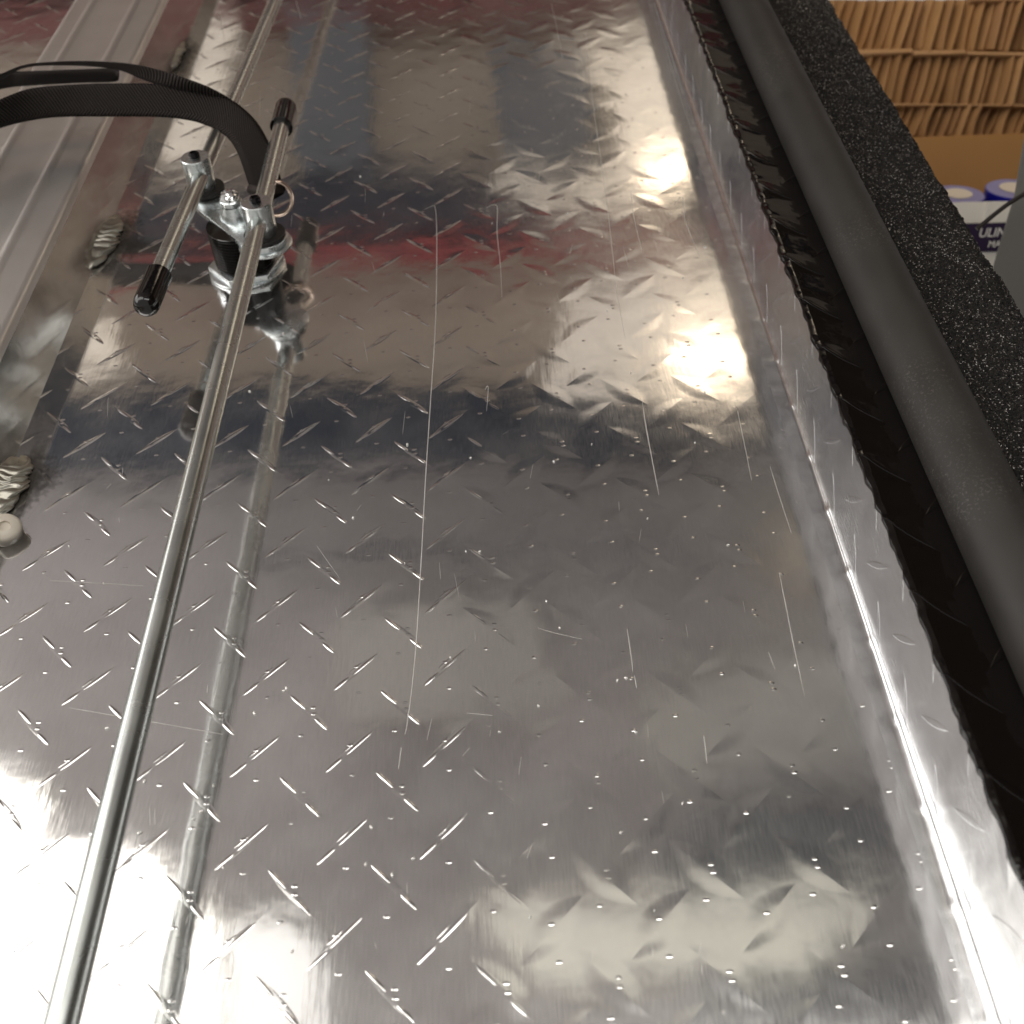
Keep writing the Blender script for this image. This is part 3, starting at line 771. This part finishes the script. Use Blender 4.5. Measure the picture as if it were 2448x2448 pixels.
# posts
pa_ = P(476, 414, ZR); pb_ = P(620, 522, ZR)
def post(c, d):
    prof = [(0.0094, 0.0396), (0.0098, 0.0402), (0.0098, 0.0615), (0.0093, 0.0622), (0.0060, 0.0622)]
    o = lathe("pivot_post", prof, (c.x, c.y, 0), (0, 0, 1), M_ZINC, latch, n=48)
    # dark bore line where the rod enters
    d = d.normalized()
    t = Vector((d.x, d.y, 0)).normalized()
    lathe("rod_bore", [(0.0058, 0), (0.0062, 0.0002), (0.0058, 0.0005)], Vector((c.x, c.y, ZR)) - t * 0.0082 * 1.0, -t, M_SCREW, o, n=32)
    sc_ = lathe("set_screw", [(0.0030, 0), (0.0036, 0.0006), (0.0036, 0.0022), (0.0029, 0.0033), (0.0020, 0.0035), (0.0017, 0.0024), (0.0005, 0.0026)], (c.x, c.y, 0.0621), (0, 0, 1), M_SCREW, o, n=32)
    lathe("rubber_washer", [(0.0128, 0), (0.0136, 0.0004), (0.0136, 0.0026), (0.0128, 0.0030), (0.005, 0.0030)], (c.x + 0.001, c.y, 0.0366), (0, 0, 1), M_RUBB, latch, n=40)
post(pa_, s1 - s0); post(pb_, q0 - q1)
# cam plate: two rounded ends joined through the centre
bolt = P(556, 497, 0.043)
def cam_outline():
    A, B = Vector((pa_.x, pa_.y, 0)), Vector((pb_.x, pb_.y, 0))
    cl = [P(472, 500, 0.0366), P(612, 583, 0.0366)]
    for c, r in ((A, 0.0125), (B, 0.0150), (Vector((bolt.x, bolt.y + 0.006, 0)), 0.012)):
        cl += [c + Vector((math.cos(k * math.pi / 10), math.sin(k * math.pi / 10), 0)) * r for k in range(20)]
    pts_ = sorted((p.x, p.y) for p in cl)
    def half(ps):
        h = []
        for p in ps:
            while len(h) > 1 and (h[-1][0] - h[-2][0]) * (p[1] - h[-2][1]) - (h[-1][1] - h[-2][1]) * (p[0] - h[-2][0]) <= 0: h.pop()
            h.append(p)
        return h[:-1]
    hull = half(pts_) + half(pts_[::-1])
    return [Vector((x, y, 0.0324)) for (x, y) in hull]
prism("cam_plate", cam_outline(), (0, 0, 1), 0.0042, M_ZINC, latch, bevel=0.0004)
lathe("ring_plate", [(0.0170, 0.0), (0.0178, 0.0005), (0.0178, 0.0016), (0.0170, 0.0021), (0.008, 0.0021)], (pb_.x, pb_.y, 0.0300), (0, 0, 1), M_ZINC, latch, n=56)
# centre bolt: dome washer, hex head, knurled nut
bx_, by_ = bolt.x, bolt.y
b1 = lathe("centre_bolt", [(0.0098, 0.0366), (0.0098, 0.0375), (0.0088, 0.0420), (0.0074, 0.0448), (0.0072, 0.0458)], (bx_, by_, 0), (0, 0, 1), M_ZINC, latch, n=40)
lathe("bolt_collar", [(0.0070, 0), (0.0074, 0.0004), (0.0074, 0.0032), (0.0068, 0.0038)], (bx_, by_, 0.0462), (0, 0, 1), M_ZINC, b1, n=40)
bm = bmesh.new()
bmesh.ops.create_icosphere(bm, subdivisions=3, radius=1, matrix=Matrix.Translation((bx_, by_, 0.0512)) @ Matrix.Diagonal((0.0064, 0.0064, 0.0046, 1)))
r_ = random.Random(3)
for v in bm.verts:
    c0 = Vector((bx_, by_, 0.0512)); v.co = c0 + (v.co - c0) * (1 + r_.uniform(-0.10, 0.10))
me = bpy.data.meshes.new("bolt_head"); bm.to_mesh(me); bm.free()
link("bolt_head", me, mat("sparkling_bolt", (0.97, 0.97, 0.97), 0.12, 1.0), b1, smooth=False)

# ================================================================== COPPER RING AND STRAP
ring = []
rc_ = P(658, 475, 0.040)
t_axis = Vector((0.25, -0.9, 0.35)).normalized(); ra = t_axis.orthogonal().normalized(); rb = t_axis.cross(ra)
n1, n2 = 64, 14
rp = np.zeros((n1, n2, 3))
for i in range(n1):
    w = 2 * math.pi * i / n1
    d = ra * math.cos(w) + rb * math.sin(w)
    for j in range(n2):
        q = 2 * math.pi * j / n2
        rp[i, j] = rc_ + d * (0.0112 + 0.0014 * math.cos(q)) + t_axis * 0.0021 * math.sin(q)
vs = rp.reshape(-1, 3); fs = []
for i in range(n1):
    for j in range(n2):
        fs.append((i * n2 + j, ((i + 1) % n1) * n2 + j, ((i + 1) % n1) * n2 + (j + 1) % n2, i * n2 + (j + 1) % n2))
o = link("key_ring", pydata("key_ring", vs, fs), M_COP)
tag(o, "shiny coppery ring looped through the end of the black strap", "ring")

strap = empty("webbing_strap")
tag(strap, "black woven webbing strap arching from the copper ring to the left edge", "strap")
def ribbon(name, up_px, lo_px, zu, zl, parent, thick=0.0013, nw=8):
    U = catmull([P(u, v, z) for (u, v), z in zip(up_px, zu)], 10)
    L = catmull([P(u, v, z) for (u, v), z in zip(lo_px, zl)], 10)
    n = len(U)
    front = np.zeros((n, nw + 1, 3)); uv = np.zeros((n, nw + 1, 2)); s = 0
    back = np.zeros_like(front)
    for i in range(n):
        if i: s += ((U[i] + L[i]) / 2 - (U[i - 1] + L[i - 1]) / 2).length
        t = ((U[min(i + 1, n - 1)] + L[min(i + 1, n - 1)]) - (U[max(i - 1, 0)] + L[max(i - 1, 0)])).normalized()
        nr = t.cross(L[i] - U[i]).normalized()
        for k in range(nw + 1):
            f = k / nw
            p = U[i] * (1 - f) + L[i] * f
            sq = 1 - (2 * f - 1) ** 6
            front[i, k] = p + nr * thick * 0.5 * sq; back[i, k] = p - nr * thick * 0.5 * sq
            uv[i, k] = (f * 0.025, s)
    loop = np.concatenate([front, back[:, ::-1][:, 1:-1]], axis=1)
    uvl = np.concatenate([uv, uv[:, ::-1][:, 1:-1]], axis=1)
    o = grid(name, loop, M_WEB, parent, uvl, closed_v=True)
    bm = bmesh.new(); bm.from_mesh(o.data); bmesh.ops.recalc_face_normals(bm, faces=bm.faces); bm.to_mesh(o.data); bm.free()
    return o
up = [(-160, 320), (-60, 262), (0, 237), (70, 212), (155, 203), (259, 199), (383, 200), (460, 204), (505, 212), (545, 233), (580, 257), (613, 290), (638, 331), (656, 378), (672, 428), (680, 462)]
lo = [(-160, 395), (-60, 335), (0, 307), (70, 289), (145, 280), (259, 279), (380, 280), (452, 288), (490, 299), (515, 310), (545, 331), (567, 364), (582, 404), (594, 440), (606, 470), (622, 492)]
zu = [0.082, 0.083, 0.083, 0.083, 0.083, 0.082, 0.080, 0.077, 0.074, 0.070, 0.065, 0.059, 0.053, 0.048, 0.043, 0.040]
zl = [0.062, 0.062, 0.062, 0.062, 0.062, 0.062, 0.061, 0.059, 0.057, 0.055, 0.053, 0.050, 0.047, 0.044, 0.041, 0.038]
ribbon("lower_strand", up, lo, zu, zl, strap)
up2 = [(-120, 245), (-40, 200), (8, 175), (52, 158), (104, 150), (207, 146), (311, 152), (388, 169), (450, 189), (500, 208), (545, 232)]
lo2 = [(-120, 262), (-40, 214), (14, 184), (50, 164), (104, 156), (207, 158), (284, 168), (335, 188), (383, 204), (440, 216), (490, 226)]
ribbon("upper_strand", up2, lo2, [0.094] * 7 + [0.09, 0.086, 0.080, 0.0712], [0.086] * 7 + [0.082, 0.079, 0.075, 0.0700], strap)
# the strap folded back on itself between the strands
ribbon("inner_fold", [(-60, 190), (20, 172), (60, 170), (120, 168), (200, 165), (270, 163), (283, 170)], [(-60, 226), (20, 210), (60, 206), (120, 202), (200, 198), (270, 196), (284, 190)], [0.080] * 7, [0.068] * 7, strap, thick=0.004)
# stitched fold where strap loops the ring
tube("ring_loop", [P(598, 452, 0.043), P(636, 462, 0.044), P(676, 448, 0.043)], 0.0032, M_WEB, strap, n=16)

# ================================================================== BACKGROUND STACK
DB = 1.25
rows = [(0, 120, 1975, 2590, 25), (128, 249, 2050, 2580, 24), (252, 325, 2120, 2570, 25)]
desc = ["top", "middle", "lowest"]
NTH = "first second third fourth fifth sixth seventh eighth ninth tenth eleventh twelfth thirteenth fourteenth fifteenth sixteenth seventeenth eighteenth nineteenth twentieth twenty-first twenty-second twenty-third twenty-fourth twenty-fifth twenty-sixth twenty-seventh twenty-eighth twenty-ninth thirtieth thirty-first thirty-second thirty-third thirty-fourth thirty-fifth thirty-sixth thirty-seventh thirty-eighth thirty-ninth fortieth".split()
def sheet(u0, u1, v0, v1, lean, bow, dist, m):
    """one folded carton standing on edge: a rounded spine facing the viewer"""
    nU, nV = 7, 5
    pts = np.zeros((nU, nV, 3))
    for i in range(nU):
        f = i / (nU - 1)
        for j in range(nV):
            g = j / (nV - 1)
            u = u0 + (u1 - u0) * f + lean * g + bow * math.sin(math.pi * g)
            v = v0 + (v1 - v0) * g
            dep = 0.011 * (1 - f) ** 1.4 + (0.004 if f == 1 else 0.0)
            pts[i, j] = PB(u, v, dist + dep)
    me_pts = pts
    vs = [Vector(p) for p in pts.reshape(-1, 3)]
    n0 = len(vs)
    fs = [(i * nV + j, (i + 1) * nV + j, (i + 1) * nV + j + 1, i * nV + j + 1) for i in range(nU - 1) for j in range(nV - 1)]
    rim = [i * nV for i in range(nU)] + [(nU - 1) * nV + j for j in range(1, nV)] + [i * nV + nV - 1 for i in range(nU - 2, -1, -1)] + [j for j in range(nV - 2, 0, -1)]
    for k in rim: vs.append(vs[k] + FW * 0.25)
    R_ = len(rim)
    for k in range(R_): fs.append((rim[k], n0 + k, n0 + (k + 1) % R_, rim[(k + 1) % R_]))
    return pydata("folded_carton", vs, fs)
rnd = random.Random(5)
for ri, (v0, v1, ua, ub, w) in enumerate(rows):
    u = ua
    lean = [-32, -30, -26][ri]
    k = 0
    while u < ub:
        ww = w * rnd.choice([0.78, 0.9, 0.95, 1.0, 1.05, 1.15])
        dist = DB + rnd.uniform(-0.009, 0.009)
        drop = rnd.uniform(-3, 2.5)
        me = sheet(u, u + ww * 0.97, v0 + 0.5 * drop, v1 + drop, lean + rnd.uniform(-6, 4), rnd.uniform(-4, 4), dist, M_CARD)
        o = link("folded_carton", me, rnd.choice(M_CARDS))
        autosmooth(o, 50)
        tag(o, "%s brown folded carton from the rail in the %s row of the stack" % (NTH[k], desc[ri]), "folded carton", group="folded cartons standing in rows")
        u += ww; k += 1
# pale ledges: pads of board between the rows
for (pp, lab) in (([(2050, 118), (2183, 116), (2183, 125), (2050, 130)], "left pale board pad under the top row of folded cartons"),
                  ([(2184, 120), (2310, 119), (2310, 128), (2184, 131)], "middle pale board pad under the top row of folded cartons"),
                  ([(2313, 122), (2600, 128), (2600, 136), (2313, 130)], "right pale board pad under the top row of folded cartons"),
                  ([(2330, -14), (2600, -10), (2600, 2), (2330, 0)], "pale board pad at the top right corner above the cartons")):
    o = prism("board_pad", [PB(u, v, DB - 0.006) for (u, v) in pp], FW, 0.2, M_CARDL, bevel=0.0008)
    tag(o, lab, "board pad", group="board pads in the carton stack")
o = prism("board_pad", [PB(u, v, DB - 0.004) for (u, v) in [(2120, 247), (2420, 249), (2600, 253), (2600, 257), (2420, 253), (2120, 251)]], FW, 0.2, M_CARDL)
tag(o, "thin board pad between the middle and lowest rows of folded cartons", "board pad", group="board pads in the carton stack")
o = prism("carton_box", [PB(u, v, DB - 0.012) for (u, v) in [(2100, 330), (2210, 326), (2448, 318), (2700, 312), (2700, 900), (2100, 900)]], FW, 0.3, M_BOX, bevel=0.002)
tag(o, "plain tan cardboard box below the stack of folded cartons", "box")

# white tape carton with two rolls
DT = 1.06
box = empty("tape_carton")
tag(box, "white carton with purple band and white lettering holding blue tape rolls", "carton")
fr = [PB(u, v, DT) for (u, v) in [(2230, 489), (2300, 483), (2448, 480), (2560, 478), (2520, 760), (2190, 760)]]
prism("front_panel", fr, FW, 0.004, M_WHITE, box, bevel=0.0006)
prism("band", [PB(u, v, DT - 0.0012) for (u, v) in [(2240, 535), (2325, 534), (2500, 530), (2490, 601), (2225, 603)]], FW, 0.0008, M_PURP, box)
prism("fold", [PB(u, v, DT - 0.002) for (u, v) in [(2362, 486), (2368, 486), (2360, 533), (2353, 533)]], FW, 0.0016, M_LETT, box)
prism("side_panel", [PB(2228, 489, DT), PB(2232, 489, DT), PB(2202, 760, DT), PB(2196, 760, DT)], FW, 0.16, M_WHITE, box)
prism("bottom_panel", [PB(2200, 700, DT), PB(2520, 700, DT), PB(2520, 710, DT), PB(2200, 710, DT)], FW, 0.16, M_WHITE, box)
def text(body, u, v, hpx, shear, name, parent, dist=DT - 0.0022):
    c = bpy.data.curves.new(name, 'FONT'); c.body = body; c.shear = shear
    c.offset = 0.012; c.extrude = 0.01
    o = bpy.data.objects.new(name, c); COL.objects.link(o)
    dg = bpy.context.evaluated_depsgraph_get(); dg.update()
    me = bpy.data.meshes.new_from_object(o.evaluated_get(dg))
    bpy.data.objects.remove(o)
    p = PB(u, v, dist); s = (PB(u, v, dist) - PB(u, v - hpx, dist)).length / 0.70
    right = (PB(u + 40, v - 1.5, dist) - p).normalized(); upv = (PB(u + 5, v - 40, dist) - p); upv = (upv - right * upv.dot(right)).normalized()
    nr = right.cross(upv)
    me.transform(Matrix.Translation(p) @ Matrix((right, upv, nr)).transposed().to_4x4() @ Matrix.Diagonal((s, s, s * 0.2, 1)))
    me.materials.clear(); me.materials.append(M_LETT)
    return link(name, me, None, parent, smooth=False)
text("ULINE", 2338, 567, 21, 0.25, "lettering", box)
text("MA", 2360, 591, 15, 0.25, "lettering", box)
def roll(u, v, rpx, dist, label):
    c = PB(u, v, dist)
    ax = (UP * 0.90 - FW * 0.40).normalized()
    r = (PB(u + rpx, v, dist) - c).length
    root = empty("tape_roll")
    lathe("tape_side", [(r * 0.5, 0), (r * 0.96, 0.0), (r * 0.985, -0.0008), (r * 0.5, -0.0012)], c, ax, M_TAPET, root, n=64)
    lathe("tape_wall", [(r * 0.985, -0.030), (r, -0.029), (r, -0.0011), (r * 0.984, -0.0009)], c, ax, M_TAPE, root, n=64)
    lathe("core", [(r * 0.50, 0.0008), (r * 0.53, 0.001), (r * 0.53, 0.0003)], c, ax, M_CORE, root, n=48)
    tag(root, label, "tape roll", group="blue tape rolls in the white carton")
    return root
roll(2290, 464, 61, DT + 0.035, "left blue tape roll in the carton, half hidden by the rough black rail")
roll(2425, 450, 64, DT + 0.035, "right blue tape roll in the carton, beside the grey panel")

# grey panel and cable at the right edge
o = prism("grey_panel", [PB(u, v, 0.86) for (u, v) in [(2455, 300), (2438, 400), (2427, 465), (2406, 535), (2386, 600), (2340, 780), (2700, 900), (2700, 300)]], FW, 0.002, M_GREY, bevel=0.0006)
tag(o, "smooth grey metal panel at the right edge in front of the white carton", "panel")
cpath = catmull([PB(2335, 547, 0.82), PB(2352, 534, 0.82), PB(2372, 517, 0.82), PB(2400, 495, 0.82), PB(2425, 478, 0.82), PB(2448, 464, 0.82), PB(2500, 430, 0.82), PB(2600, 370, 0.82)], 6)
o = tube("cable", cpath, 0.0017, M_CABLE, None, n=14)
tag(o, "thin black cable crossing the white carton and the grey panel", "cable")

# ================================================================== added area light over the stack behind, only to brighten it
ld = bpy.data.lights.new("stack_fill_light", 'AREA'); ld.shape = 'RECTANGLE'; ld.size = 0.35; ld.size_y = 0.12
ld.energy = 0.42; ld.color = (1.0, 0.84, 0.66)
lo_ = bpy.data.objects.new("stack_fill_light", ld); COL.objects.link(lo_)
src = PB(2380, -520, 0.98)
tgt = PB(2350, 250, DB)
lo_.matrix_world = Matrix.Translation(src) @ (tgt - src).to_track_quat('-Z', 'Y').to_matrix().to_4x4()
ROOTS.append(lo_)

# ------------------------------------------------------------------ lean the whole place to its true slope
bpy.context.view_layer.update()
for o in ROOTS:
    o.matrix_world = G @ o.matrix_world
